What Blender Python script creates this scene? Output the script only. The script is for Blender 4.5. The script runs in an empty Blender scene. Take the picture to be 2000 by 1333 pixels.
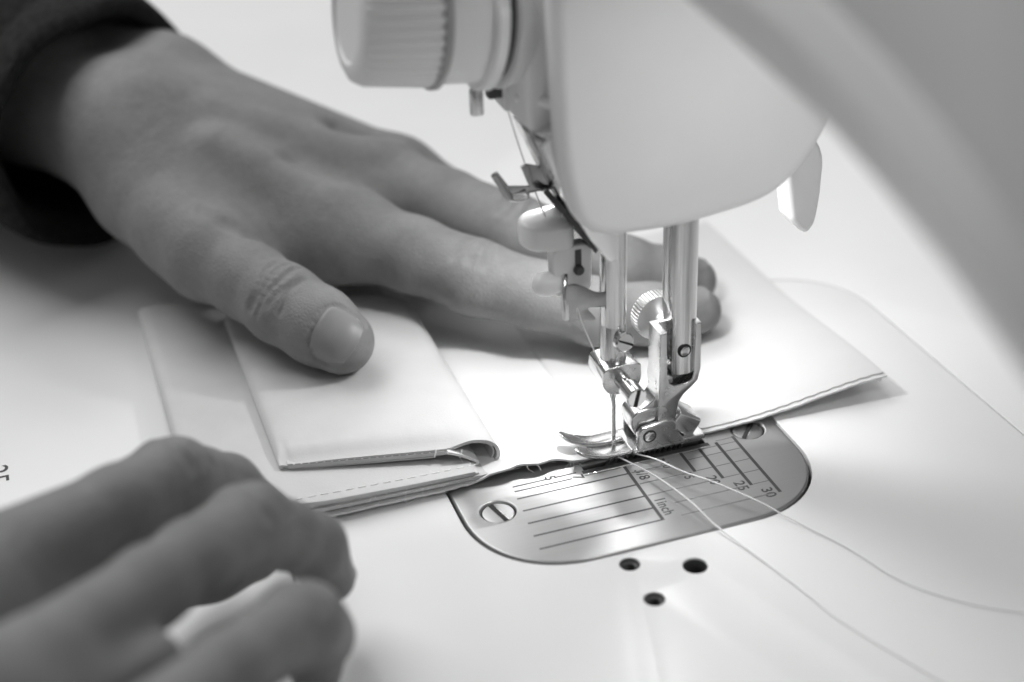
import bpy, bmesh, math, random
import numpy as np
from mathutils import Vector, Matrix
random.seed(4)
S = 0.001                       # all coordinates below are written in millimetres

# ------------------------------------------------------------------ camera
scene = bpy.context.scene
COL = scene.collection
cam_data = bpy.data.cameras.new('camera')
cam = bpy.data.objects.new('camera', cam_data); COL.objects.link(cam)
scene.camera = cam
cam_data.sensor_width = 36.0
cam_data.lens = 54.0
cam_data.clip_start = 0.01; cam_data.clip_end = 20
right = Vector((0.945231638871901, -0.32457915112816016, -0.034431432274349284))
up = Vector((0.18971379530906207, 0.4604920987676439, 0.8671537942268382))
fwd = Vector((0.2656046399161194, 0.8261933197657153, -0.49684884384441824))
m = Matrix((right, up, -fwd)).transposed().to_4x4()
m.translation = Vector((-118.93, -291.88, 212.73)) * S
cam.matrix_world = m
cam_data.dof.use_dof = True
cam_data.dof.focus_distance = 0.372
cam_data.dof.aperture_fstop = 6.3
cam_data.dof.aperture_blades = 8

# ------------------------------------------------------------------ world, lamps, exposure
world = bpy.data.worlds.new('World'); scene.world = world; world.use_nodes = True
wbg = world.node_tree.nodes['Background']
wbg.inputs[0].default_value = (0.5, 0.5, 0.5, 1); wbg.inputs[1].default_value = 0.42

def lamp(name, kind, loc, target, power, size, size_y=None):
    d = bpy.data.lights.new(name, kind); o = bpy.data.objects.new(name, d); COL.objects.link(o)
    o.location = Vector(loc) * S; d.energy = power
    if kind == 'AREA':
        d.shape = 'RECTANGLE'; d.size = size * S; d.size_y = (size_y or size) * S
        o.rotation_euler = (Vector(target) - Vector(loc)).to_track_quat('-Z', 'Y').to_euler()
    else:
        d.shadow_soft_size = size * S
    return o
lamp('sewing_lamp_light', 'AREA', (6, 17, 77.4), (5, 15, 0), 0.07, 17, 7)
lamp('arm_lamp_light', 'AREA', (22, -76, 128.0), (14, -60, 0), 0.027, 30, 10)
lamp('ceiling_lamp', 'AREA', (-340, 580, 930), (-40, 60, 0), 9.6, 900, 650)
lamp('back_area_light', 'AREA', (300, 900, 560), (0, 0, 0), 1.7, 700, 420)  # soft area lamp added behind to give the plate a bright reflection

vs = scene.view_settings
vs.view_transform = 'Standard'; vs.look = 'None'; vs.exposure = -0.05; vs.gamma = 1.0
scene.cycles.use_denoising = True
scene.cycles.max_bounces = 8

# ------------------------------------------------------------------ materials (black-and-white photograph: greys)
def new_mat(name):
    mt = bpy.data.materials.new(name); mt.use_nodes = True
    nt = mt.node_tree
    return mt, nt, nt.nodes['Principled BSDF']

def mat(name, v, rough=.5, metal=0., var=0., var_scale=100., stretch=(1, 1, 1), bump=0., bump_scale=800., bump_dist=.0002,
        rough_var=0., coat=0., sss=0., sss_r=.002, spec=None, bump_stretch=None, sheen=0.):
    mt, nt, b = new_mat(name)
    b.inputs['Base Color'].default_value = (v, v, v, 1)
    b.inputs['Roughness'].default_value = rough
    b.inputs['Metallic'].default_value = metal
    if spec is not None: b.inputs['Specular IOR Level'].default_value = spec
    b.inputs['Coat Weight'].default_value = coat
    b.inputs['Coat Roughness'].default_value = .08
    if sheen: b.inputs['Sheen Weight'].default_value = sheen
    if sss:
        b.inputs['Subsurface Weight'].default_value = sss
        b.inputs['Subsurface Radius'].default_value = (1, 1, 1)
        b.inputs['Subsurface Scale'].default_value = sss_r
    tc = nt.nodes.new('ShaderNodeTexCoord')
    def noise(scale, st, detail=4.):
        mp = nt.nodes.new('ShaderNodeMapping'); mp.inputs['Scale'].default_value = st
        nt.links.new(tc.outputs['Object'], mp.inputs[0])
        n = nt.nodes.new('ShaderNodeTexNoise'); n.inputs['Scale'].default_value = scale; n.inputs['Detail'].default_value = detail
        nt.links.new(mp.outputs[0], n.inputs['Vector']); return n
    if var or rough_var:
        n = noise(var_scale, stretch)
        if var:
            mr = nt.nodes.new('ShaderNodeMapRange')
            mr.inputs[1].default_value = .3; mr.inputs[2].default_value = .7
            mr.inputs[3].default_value = v * (1 - var); mr.inputs[4].default_value = v * (1 + var)
            nt.links.new(n.outputs['Fac'], mr.inputs[0])
            cc = nt.nodes.new('ShaderNodeCombineColor')
            for i in range(3): nt.links.new(mr.outputs[0], cc.inputs[i])
            nt.links.new(cc.outputs[0], b.inputs['Base Color'])
        if rough_var:
            mr = nt.nodes.new('ShaderNodeMapRange')
            mr.inputs[1].default_value = .3; mr.inputs[2].default_value = .7
            mr.inputs[3].default_value = max(.02, rough - rough_var); mr.inputs[4].default_value = rough + rough_var
            nt.links.new(n.outputs['Fac'], mr.inputs[0]); nt.links.new(mr.outputs[0], b.inputs['Roughness'])
    if bump:
        n = noise(bump_scale, bump_stretch or (1, 1, 1), 5.)
        bp = nt.nodes.new('ShaderNodeBump'); bp.inputs['Strength'].default_value = bump; bp.inputs['Distance'].default_value = bump_dist
        nt.links.new(n.outputs['Fac'], bp.inputs['Height']); nt.links.new(bp.outputs[0], b.inputs['Normal'])
    return mt

M = {}
M['bed'] = mat('white_bed_paint', .80, .34, coat=.0, rough_var=.05, var=.015, var_scale=30, bump=.012, bump_scale=60, bump_dist=.0001)
M['table'] = mat('white_table_plastic', .78, .28, var=.015, var_scale=25, bump=.04, bump_scale=900)
M['head'] = mat('white_head_plastic', .82, .34, coat=.1, bump=.03, bump_scale=1500, var=.015, var_scale=60)
M['arm'] = mat('white_arm_plastic', .74, .4)
M['dial'] = mat('grey_dial_plastic', .78, .45, bump=.04, bump_scale=1500)
M['dark_plastic'] = mat('dark_plastic', .06, .5)
M['mid_plastic'] = mat('mid_grey_plastic', .34, .5)
M['black'] = mat('black_gap', .012, .7)
M['chrome'] = mat('polished_chrome', .74, .10, 1., rough_var=.05, var_scale=300, bump=.03, bump_scale=600)
M['steel'] = mat('ground_steel', .60, .22, 1., var=.22, var_scale=300, stretch=(8, 8, .12), rough_var=.08, bump=.06, bump_scale=900, bump_stretch=(4, 4, .2))
M['foot'] = mat('cast_nickel_foot', .66, .25, 1., var=.05, var_scale=300, rough_var=.05, bump=.02, bump_scale=1600)
M['hook'] = mat('dark_spring_steel', .34, .16, 1., var=.1, var_scale=300)
M['knurl'] = mat('knurled_nickel', .62, .36, 1., var=.06, var_scale=300)
M['plate'] = mat('brushed_plate_steel', .46, .42, 1., var=.05, var_scale=500, stretch=(.05, 8, 1), rough_var=.04, bump=.05, bump_scale=900, bump_stretch=(.04, 9, 1), bump_dist=.0001)
_nt = M['plate'].node_tree; _b = _nt.nodes['Principled BSDF']; _b.inputs['Anisotropic'].default_value = .75
_cx = _nt.nodes.new('ShaderNodeCombineXYZ'); _cx.inputs[1].default_value = 1.0; _nt.links.new(_cx.outputs[0], _b.inputs['Tangent'])
M['engrave'] = mat('engraved_groove', .07, .5, .3)
M['engrave_light'] = mat('engraved_groove_worn', .20, .45, .6)
M['needle'] = mat('needle_steel', .7, .15, 1.)
M['fabric'] = mat('white_leatherette', .74, .55, bump=.18, bump_scale=1600, bump_dist=.0002, var=.02, var_scale=60)
M['fabric_shaded'] = mat('shaded_leatherette', .64, .55, bump=.18, bump_scale=1600, bump_dist=.0002, var=.02, var_scale=60)  # same white leatherette, the tilted layer's shade put into its colour
M['wallet'] = mat('pale_leather', .54, .5, bump=.22, bump_scale=1800, bump_dist=.0002, var=.035, var_scale=90)
M['suede'] = mat('inner_leather', .60, .8, bump=.4, bump_scale=900, bump_dist=.0003, var=.12, var_scale=300, stretch=(1, .2, 1))
M['thread'] = mat('white_thread', .85, .7, bump=.3, bump_scale=3000)
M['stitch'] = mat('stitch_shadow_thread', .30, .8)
M['sleeve'] = mat('dark_wool', .022, .95, bump=.5, bump_scale=900, bump_dist=.0006, var=.3, var_scale=400, spec=.1)
M['ink'] = mat('black_ink', .02, .5)
M['nail'] = mat('fingernail', .22, .45, sss=.1, bump=.05, bump_scale=400, bump_stretch=(3, .3, 1))

def skin_material(name='skin', v=.205):
    mt, nt, b = new_mat(name)
    tc = nt.nodes.new('ShaderNodeTexCoord')
    def noise(scale, detail=4.):
        n = nt.nodes.new('ShaderNodeTexNoise'); n.inputs['Scale'].default_value = scale; n.inputs['Detail'].default_value = detail
        nt.links.new(tc.outputs['Object'], n.inputs['Vector']); return n
    n1 = noise(70); n2 = noise(420)
    ad = nt.nodes.new('ShaderNodeMath'); ad.operation = 'MULTIPLY_ADD'; ad.inputs[1].default_value = .5
    nt.links.new(n2.outputs['Fac'], ad.inputs[0]); nt.links.new(n1.outputs['Fac'], ad.inputs[2])
    mr = nt.nodes.new('ShaderNodeMapRange')
    mr.inputs[1].default_value = .5; mr.inputs[2].default_value = 1.0
    mr.inputs[3].default_value = v * .86; mr.inputs[4].default_value = v * 1.14
    nt.links.new(ad.outputs[0], mr.inputs[0])
    cc = nt.nodes.new('ShaderNodeCombineColor')
    for i in range(3): nt.links.new(mr.outputs[0], cc.inputs[i])
    nt.links.new(cc.outputs[0], b.inputs['Base Color'])
    b.inputs['Roughness'].default_value = .6
    b.inputs['Specular IOR Level'].default_value = .3
    b.inputs['Subsurface Weight'].default_value = .25
    b.inputs['Subsurface Radius'].default_value = (1, 1, 1)
    b.inputs['Subsurface Scale'].default_value = .0018
    vo = nt.nodes.new('ShaderNodeTexVoronoi'); vo.inputs['Scale'].default_value = 900; vo.feature = 'DISTANCE_TO_EDGE'
    nt.links.new(tc.outputs['Object'], vo.inputs['Vector'])
    n3 = noise(260, 6.)
    ad2 = nt.nodes.new('ShaderNodeMath'); ad2.operation = 'MULTIPLY_ADD'; ad2.inputs[1].default_value = .6
    nt.links.new(vo.outputs[0], ad2.inputs[0]); nt.links.new(n3.outputs['Fac'], ad2.inputs[2])
    bp = nt.nodes.new('ShaderNodeBump'); bp.inputs['Strength'].default_value = .34; bp.inputs['Distance'].default_value = .0008
    nt.links.new(ad2.outputs[0], bp.inputs['Height']); nt.links.new(bp.outputs[0], b.inputs['Normal'])
    return mt
M['skin'] = skin_material()

mt, nt, b = new_mat('lamp_lens_glow')
b.inputs['Emission Color'].default_value = (1, 1, 1, 1); b.inputs['Emission Strength'].default_value = 6.
M['lens'] = mt

# ------------------------------------------------------------------ mesh helpers
def link_mesh(name, me, material, parent=None, sharp=35):
    o = bpy.data.objects.new(name, me); COL.objects.link(o)
    if material: me.materials.append(M[material] if isinstance(material, str) else material)
    if parent: o.parent = parent
    me.polygons.foreach_set('use_smooth', [True] * len(me.polygons))
    if sharp is not None: me.set_sharp_from_angle(angle=math.radians(sharp))
    me.update()
    return o

def from_data(name, verts, faces, material, parent=None, sharp=35):
    me = bpy.data.meshes.new(name)
    me.from_pydata([tuple(c * S for c in v) for v in verts], [], faces)
    bm = bmesh.new(); bm.from_mesh(me); bmesh.ops.recalc_face_normals(bm, faces=bm.faces); bm.to_mesh(me); bm.free()
    return link_mesh(name, me, material, parent, sharp)

def thing(name, label, cat, loc=(0, 0, 0), group=None):
    o = bpy.data.objects.new(name, None); COL.objects.link(o)
    o.location = Vector(loc) * S; o.empty_display_size = .01
    o['label'] = label; o['category'] = cat
    if group: o['group'] = group
    return o
def tag(o, label, cat, group=None):
    o['label'] = label; o['category'] = cat
    if group: o['group'] = group
    return o

def frame(axis):
    a = Vector(axis).normalized()
    t = Vector((0, 0, 1)) if abs(a.z) < .9 else Vector((1, 0, 0))
    u = t.cross(a).normalized(); v = a.cross(u)
    return a, u, v

def lathe(name, origin, axis, prof, material, parent=None, n=40, sharp=35, radf=None):
    """prof: list of (distance along axis, radius); radf(theta, h, r) may change the radius"""
    a, u, v = frame(axis); O = Vector(origin)
    verts, faces = [], []
    for h, r in prof:
        for i in range(n):
            t = 2 * math.pi * i / n
            rr = radf(t, h, r) if radf else r
            verts.append(O + a * h + (u * math.cos(t) + v * math.sin(t)) * rr)
    for j in range(len(prof) - 1):
        for i in range(n):
            faces.append((j*n+i, j*n+(i+1) % n, (j+1)*n+(i+1) % n, (j+1)*n+i))
    faces.append(tuple(range(n))[::-1]); faces.append(tuple(range((len(prof)-1)*n, len(prof)*n)))
    return from_data(name, verts, faces, material, parent, sharp)

def box(name, c, size, material, parent=None, bevel=.2, rot=None, seg=2):
    bm = bmesh.new(); bmesh.ops.create_cube(bm, size=1)
    bmesh.ops.scale(bm, vec=Vector(size), verts=bm.verts)
    if bevel: bmesh.ops.bevel(bm, geom=list(bm.edges), offset=bevel, segments=seg, profile=.5, affect='EDGES')
    mtx = Matrix.Translation(Vector(c)) @ (rot.to_4x4() if rot is not None else Matrix.Identity(4))
    bmesh.ops.transform(bm, matrix=Matrix.Scale(S, 4) @ mtx, verts=bm.verts)
    me = bpy.data.meshes.new(name); bm.to_mesh(me); bm.free()
    return link_mesh(name, me, material, parent)

def smooth_pts(pts, n=6, closed=True):
    out = []; N = len(pts)
    P = [np.array(p, float) for p in pts]
    rng = range(N) if closed else range(N - 1)
    for i in rng:
        if closed: p0, p1, p2, p3 = P[i-1], P[i], P[(i+1) % N], P[(i+2) % N]
        else: p0, p1, p2, p3 = P[max(i-1, 0)], P[i], P[i+1], P[min(i+2, N-1)]
        for k in range(n):
            t = k / n
            out.append(tuple(.5*((2*p1)+(-p0+p2)*t+(2*p0-5*p1+4*p2-p3)*t*t+(-p0+3*p1-3*p2+p3)*t**3)))
    if not closed: out.append(tuple(P[-1]))
    return out

def extrude2d(name, loops, z0, z1, bevel, material, parent=None, plane='XY', res=4, sharp=40, xf=None):
    """loops of 2D points (outer first, holes after) filled and extruded from z0 to z1, rounded by bevel.
    plane XY: local z is world z; plane XZ: points are (x, z) and the extrusion runs along y from z0 to z1"""
    cu = bpy.data.curves.new(name, 'CURVE'); cu.dimensions = '2D'; cu.fill_mode = 'BOTH'
    cu.extrude = max((z1 - z0) / 2 - bevel, 0.0001); cu.bevel_depth = bevel; cu.bevel_resolution = res; cu.offset = -bevel
    for lp in loops:
        sp = cu.splines.new('POLY'); sp.points.add(len(lp) - 1); sp.use_cyclic_u = True
        for q, p in zip(sp.points, lp): q.co = (p[0], p[1], 0, 1)
    o = bpy.data.objects.new(name + '_tmp', cu); COL.objects.link(o)
    dg = bpy.context.evaluated_depsgraph_get()
    me = bpy.data.meshes.new_from_object(o.evaluated_get(dg))
    bpy.data.objects.remove(o); bpy.data.curves.remove(cu)
    zc = (z0 + z1) / 2
    if plane == 'XY': mt = Matrix.Translation((0, 0, zc))
    else: mt = Matrix(((1, 0, 0, 0), (0, 0, 1, zc), (0, 1, 0, 0), (0, 0, 0, 1)))
    if xf is not None: mt = xf @ mt
    me.transform(Matrix.Scale(S, 4) @ mt)
    bm = bmesh.new(); bm.from_mesh(me); bmesh.ops.remove_doubles(bm, verts=bm.verts, dist=1e-7)
    bmesh.ops.recalc_face_normals(bm, faces=bm.faces); bm.to_mesh(me); bm.free()
    me.name = name; me.materials.clear()
    return link_mesh(name, me, material, parent, sharp)

def round_rect(x0, y0, x1, y1, r, n=10, e=2.):
    pts = []
    for cx, cy, a0 in ((x1-r, y1-r, 0), (x0+r, y1-r, 90), (x0+r, y0+r, 180), (x1-r, y0+r, 270)):
        for i in range(n+1):
            t = math.radians(a0 + 90*i/n); c, s = math.cos(t), math.sin(t)
            pts.append((cx + r*math.copysign(abs(c)**(2/e), c), cy + r*math.copysign(abs(s)**(2/e), s)))
    return pts
def circle(x, y, r, n=32): return [(x + r*math.cos(2*math.pi*i/n), y + r*math.sin(2*math.pi*i/n)) for i in range(n)]

def tube(name, pts, rad, material, parent=None, n=10, sub=6, taper=None, caps=True):
    P = [Vector(p) for p in (smooth_pts(pts, sub, False) if sub > 1 else pts)]
    verts, faces = [], []
    pu = None
    for i, p in enumerate(P):
        d = (P[min(i+1, len(P)-1)] - P[max(i-1, 0)]).normalized()
        if pu is None: _, u, v = frame(d)
        else:
            u = (pu - d*pu.dot(d)).normalized(); v = d.cross(u)
        pu = u
        r = rad if taper is None else taper(i/(len(P)-1))
        for k in range(n):
            t = 2*math.pi*k/n; verts.append(p + (u*math.cos(t) + v*math.sin(t))*r)
    for j in range(len(P)-1):
        for k in range(n): faces.append((j*n+k, j*n+(k+1) % n, (j+1)*n+(k+1) % n, (j+1)*n+k))
    if caps: faces.append(tuple(range(n))[::-1]); faces.append(tuple(range((len(P)-1)*n, len(P)*n)))
    return from_data(name, verts, faces, material, parent, 60)

def text_mesh(name, body, loc, size, rotz, material, parent, extrude=.02, shear=0, sx=1.0, bold=0.):
    cu = bpy.data.curves.new(name, 'FONT'); cu.body = body; cu.size = size; cu.align_x = 'LEFT'; cu.extrude = extrude
    cu.resolution_u = 4; cu.space_character = 1.05; cu.offset = bold
    o = bpy.data.objects.new(name + '_tmp', cu); COL.objects.link(o)
    dg = bpy.context.evaluated_depsgraph_get()
    me = bpy.data.meshes.new_from_object(o.evaluated_get(dg))
    bpy.data.objects.remove(o); bpy.data.curves.remove(cu)
    me.transform(Matrix.Scale(S, 4) @ Matrix.Translation(Vector(loc)) @ Matrix.Rotation(math.radians(rotz), 4, 'Z') @ Matrix.Diagonal((sx, 1, 1, 1)))
    me.name = name; me.materials.clear()
    return link_mesh(name, me, material, parent, 30)

# ------------------------------------------------------------------ extension table and machine bed
machine = thing('sewing_machine', 'white sewing machine with steel needle plate, presser foot and tension dial', 'sewing machine', (0, 0, -40))
def child_fix(o):                      # keep world place under the machine's empty
    o.matrix_parent_inverse = o.parent.matrix_world.inverted() if False else Matrix.Translation(-o.parent.location)
    return o

bed_out = round_rect(-84, -330, 96.5, 67, 24, 14)
bed_gap = round_rect(-84.5, -330.5, 97.0, 67.5, 24.4, 14)
table = extrude2d('extension_table', [[(-420, -420), (420, -420), (420, 620), (-420, 620)], bed_gap], -26, 0, .25, 'table')
tag(table, 'white extension table surrounding the machine bed under the hands', 'table')
text_mesh('printed_number', '25', (-147.5, 51.6, .06), 8.2, -90, 'ink', table, .01)
for k in range(4):
    from_data('leg_foot', [(x + 400*sx, y + 0, z) for sx, y0 in [((-1, 1)[k % 2], 0)] for x in (-8, 8) for y in ((-400, -384) if k < 2 else (584, 600)) for z in (-40, -26)],
              [(0, 1, 3, 2), (4, 6, 7, 5), (0, 4, 5, 1), (2, 3, 7, 6), (0, 2, 6, 4), (1, 5, 7, 3)], 'table', table)

plate_gap = round_rect(-43.5, -37.9, 43.5, 40, 24.5, 16, 2.15)
holes = [(-13.3, -42.0, 2.3), (-.1, -47.8, 2.75), (-13.0, -55.0, 2.3)]
bed = extrude2d('bed', [bed_out, plate_gap] + [circle(x, y, r) for x, y, r in holes], -30, 0, .25, 'bed', machine)
child_fix(bed)
pan = box('bed_base', (6, -130, -35), (170, 380, 9.6), 'dark_plastic', machine, 1.5); child_fix(pan)
well = extrude2d('plate_well', [round_rect(-46, -40, 46, 43, 24, 8)], -6, -3, .2, 'black', machine); child_fix(well)
for i, (x, y, r) in enumerate(holes):
    if i == 1:
        o = lathe('screw_hole', (x, y, -.5), (0, 0, -1), [(0, r+.02), (1.6, r*.80), (1.7, r*.8), (8, r*.8)], 'dark_plastic', machine)
        c = lathe('hole_bottom', (x, y, -5), (0, 0, -1), [(0, r*.78), (1, r*.78)], 'black', o)
    else:
        prof = [(.3, r + .02), (.9, r*.82)]
        h = .9
        while h < 6:
            prof += [(h, r*.80), (h+.28, r*.62), (h+.55, r*.80)]; h += .56
        # open threaded bore: build the inner wall as a ring shell
        o = lathe('threaded_hole', (x, y, 0), (0, 0, -1), prof, 'engrave', machine)
        c = lathe('hole_bottom', (x, y, -4.2), (0, 0, -1), [(0, r*.6), (1, r*.6)], 'black', o)
    # open the top cap so the bore is visible
    bm = bmesh.new(); bm.from_mesh(o.data)
    top = max(bm.faces, key=lambda f: (len(f.verts), f.calc_center_median().z))
    bmesh.ops.delete(bm, geom=[top], context='FACES'); bm.to_mesh(o.data); bm.free()
    child_fix(o)

# ------------------------------------------------------------------ needle plate
slot_near = [(-9.5, -4.7), (22.4, -4.5), (22.4, -2.5), (-9.5, -2.7)]
slot_far = [(-9.5, 2.6), (22.4, 2.6), (22.4, 4.6), (-9.5, 4.6)]
plate = extrude2d('needle_plate', [round_rect(-42.8, -37.3, 42.8, 39.4, 24, 18, 2.15), slot_near, slot_far,
                  circle(-34.3, -13.0, 4.15), circle(34.9, -3.2, 4.15)], -2.6, .25, .55, 'plate', machine, res=3)
child_fix(plate)
ZP = .25
def groove(x0, y0, x1, y1, w=.34, material='engrave'):
    w *= 1.35
    d = Vector((x1-x0, y1-y0, 0)); L = d.length; d.normalize(); nrm = Vector((-d.y, d.x, 0)) * w/2
    a, c = Vector((x0, y0, ZP)), Vector((x1, y1, ZP)); verts = []
    for z in (-.05, .018):
        for p, s in ((a, 1), (c, 1), (c, -1), (a, -1)): verts.append(p + nrm*s + Vector((0, 0, z)))
    return from_data('engraved_line', verts, [(4, 5, 6, 7), (0, 3, 2, 1), (0, 1, 5, 4), (1, 2, 6, 5), (2, 3, 7, 6), (3, 0, 4, 7)], material, plate, 20)
left_x = {-5: -28.0, -7: -28.2, -10: -28.6, -15: -28.9, -20: -29.4, -25: -29.8, -30: -30.2}
groove(-28.0, -5, -19.6, -5); groove(-17.2, -5, -11.8, -5)
groove(-28.2, -7, -13.6, -7); groove(-10.2, -7, -1, -7, .25, 'engrave_light')
for y in (-10, -15, -20, -25, -30): groove(left_x[y], y, -.4, y, .38, 'engrave')
for y, x1 in ((-10, 9.8), (-15, 13.4), (-20, 18.4), (-25, 23.4), (-30, 28.2)): groove({-25: 5.2, -30: 4.6}.get(y, .6), y, x1, y, .34, 'engrave_light')
groove(0, -6.9, 0, -30.2, .62)
for x, y0 in ((15, -6.4), (20, -6.2), (25, -5.6), (30, -4.6)): groove(x, y0, x, -x - .2, .62)
groove(10, -7.2, 10, -8.2, .5)
for y, xs in ((-7, ((15.6, 19.5), (20.5, 24.5), (25.5, 29.5))), (-10, ((15.6, 19.5), (20.5, 24.5), (25.5, 29.5))), (-15, ((15.6, 19.5), (20.5, 24.5), (25.5, 29.5))), (-20, ((20.5, 24.5), (25.5, 29.5))), (-25, ((25.5, 29.5),)), (-5, ((25.2, 29.5),))):
    for a_, b_ in xs: groove(a_, y, b_, y, .2, 'engrave_light')
def num(t, x, y, s=2.9, sx=1.0): return text_mesh('engraved_number', t, (x, y, ZP + .002), s*1.3, -90, 'engrave', plate, .012, sx=sx, bold=.07)
num('5', -19.6, -3.8, 2.9); num('7', -13.2, -5.9, 2.9)
num('3/8', 1.5, -9.2, 2.9, .9); num('1inch', 1.2, -21.8, 2.9, .82)
num('10', 8.6, -8.6, 2.4, .85); num('15', 11.6, -14.4, 2.6, .9); num('20', 16.3, -18.2, 2.8, .95); num('25', 21.4, -22.6, 2.9, 1.); num('30', 26.2, -27.4, 2.9, 1.)
ridge = box('slot_ridge', (6.4, -6.45, ZP), (33.5, .34, .14), 'chrome', plate, .05)
rim = box('slot_recess', (6.4, -5.6, ZP), (33.5, 1.5, .03), 'engrave', plate, .01)
def plate_screw(x, y, rot):
    o = lathe('plate_screw', (x, y, -1.5), (0, 0, 1), [(0, 3.9), (.9, 3.95), (1.25, 3.7), (1.35, 3.3)], 'plate', plate, 40)
    r = Matrix.Rotation(math.radians(rot), 3, 'Z')
    s = box('screw_slot', (x, y, -.1), (1.15, 7.3, .12), 'black', plate, .03, r)
    e1 = box('slot_wall', Vector((x, y, -.06)) + r @ Vector((.68, 0, 0)), (.16, 7.1, .1), 'chrome', plate, .02, r)
plate_screw(-34.3, -13.0, 14); plate_screw(34.9, -3.2, -40)
# feed dog
fd = box('feed_dog', (6.5, -3.6, -1.2), (20, 1.5, 1.2), 'engrave', machine, .1); child_fix(fd)
for i in range(14):
    x = -2.6 + i*1.45
    t = from_data('tooth', [(x-.6, -4.3, -.65), (x+.55, -4.3, -.65), (x+.3, -4.2, .55), (x-.6, -2.9, -.65), (x+.55, -2.9, -.65), (x+.3, -3.0, .55)],
                  [(0, 1, 2), (3, 5, 4), (0, 2, 5, 3), (1, 4, 5, 2), (0, 3, 4, 1)], 'engrave', fd, 20)

# ------------------------------------------------------------------ machine head
hp = [(-19, 175), (-18.4, 125), (-18.0, 105), (-17.4, 92), (-16.6, 83), (-14.8, 74.5), (-12.2, 69.4), (-7.5, 66.4), (0, 65.6), (10, 65.4), (21, 66.4), (30, 68.0),
      (36.0, 71.0), (41.5, 76.5), (46.0, 84.5), (50, 96), (54, 115), (56, 140), (56, 175)]
head = extrude2d('head_cover', [smooth_pts(hp[:-1], 4, False) + [hp[-1]]], -14.2, -6, 3.0, 'head', machine, 'XZ', res=6); child_fix(head)
def grow(pts, c, k): return [(c[0] + (x-c[0])*k, c[1] + (z-c[1])*k) for x, z in pts]
bp_ = [(-15.2, 175), (-15, 100), (-12, 82), (-9, 74), (-6, 70), (0, 67.2), (10, 66.2), (21, 66.6), (31, 67.2), (38.5, 69.2), (44.5, 75), (49.5, 84.5), (53, 96), (57, 115), (59, 140), (59, 175)]
back = extrude2d('head_back_cover', [smooth_pts(bp_[:-1], 4, False) + [bp_[-1]]], -9, -3.6, 1.6, 'head', machine, 'XZ', res=4); child_fix(back)
body_ = [(-15, 175), (-14.5, 100), (-10, 86), (-6, 82), (0, 80.5), (30, 80.5), (42, 82), (50, 90), (54, 115), (56, 175)]
body = extrude2d('head_body', [body_], -4, 46, 2.0, 'head', machine, 'XZ', res=4); child_fix(body)
# bright sheet-metal front plate on the operator's side
fp = [(-19.6, 87.5), (-17.0, 81.0), (-13.2, 72.4), (-8.8, 63.8), (-4.2, 57.0), (-2.0, 57.2), (-1.5, 70), (-6, 92), (-14, 92)]
face = extrude2d('face_plate', [fp], -8, 10.6, .35, 'chrome', machine, 'XZ', res=2); child_fix(face)
edge = extrude2d('face_plate_edge', [[(-12.6, 67.6), (-11.8, 68.8), (-4.3, 57.6), (-5.0, 56.6)]], -2, 11.2, .1, 'dark_plastic', face, 'XZ', res=1); 
# presser lifter lever at the back
lv = [(46, 82), (55.8, 69), (56.8, 60), (56.2, 52), (55.2, 48.4), (53.0, 47), (49.4, 50.6), (48.6, 54), (46.4, 68)]
lever = extrude2d('presser_lever', [smooth_pts(lv, 4)], 6, 14, 1.6, 'head', machine, 'XZ'); child_fix(lever)
# lamp below the head
al = box('arm_lamp_lens', (22, -76, 131.0), (34, 13, 3.4), 'lens', machine, .8); child_fix(al)
ll = box('lamp_lens', (6, 17, 79.4), (20, 9, 2.4), 'lens', machine, .6); child_fix(ll)

# arm and pillar, swept along y towards the camera
def sweep_arm():
    st = [(-2, 139, -12), (-35, 135.5, -12), (-62, 133.3, -12), (-88.6, 131.2, -12), (-111.3, 128.6, -12), (-127.8, 125.1, -12), (-142.8, 121.0, -12), (-152, 117.6, -11.8), (-160.4, 113.5, -11),
          (-170, 106.5, -9), (-182, 93, -4), (-195, 70, 2), (-206, 40, 8), (-212, 5, 12), (-213, -2, 12.5)]
    ring = []
    for y, zb, xf in st:
        pr = [(xf+3.5, zb-.6), (xf+1.0, zb-.5), (xf-.4, zb+.6), (xf-2.6, zb+5), (xf-5.4, zb+11.5), (xf-5.9, zb+13), (xf-5.7, zb+14.4), (xf-4.2, zb+19), (xf-3.8, zb+20), (xf-3.2, zb+20.6), (xf-3.8, zb+21.4), (xf-4.6, zb+22.6), (xf-7.5, zb+45), (xf-8, 232), (xf, 240), (62, 240), (70, 232), (70, zb+6), (64, zb)]
        ring.append([(x, y, z) for x, z in pr])
    n = len(ring[0]); verts = [p for r in ring for p in r]; faces = []
    for j in range(len(ring)-1):
        for i in range(n): faces.append((j*n+i, j*n+(i+1) % n, (j+1)*n+(i+1) % n, (j+1)*n+i))
    faces.append(tuple(range(n))); faces.append(tuple(range((len(ring)-1)*n, len(ring)*n)))
    o = from_data('arm', verts, faces, 'arm', machine, 70)
    return o
arm = sweep_arm(); child_fix(arm)
pil = extrude2d('pillar', [round_rect(12, -330, 75, -213, 8)], -1, 240, 3, 'arm', machine); child_fix(pil)

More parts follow.
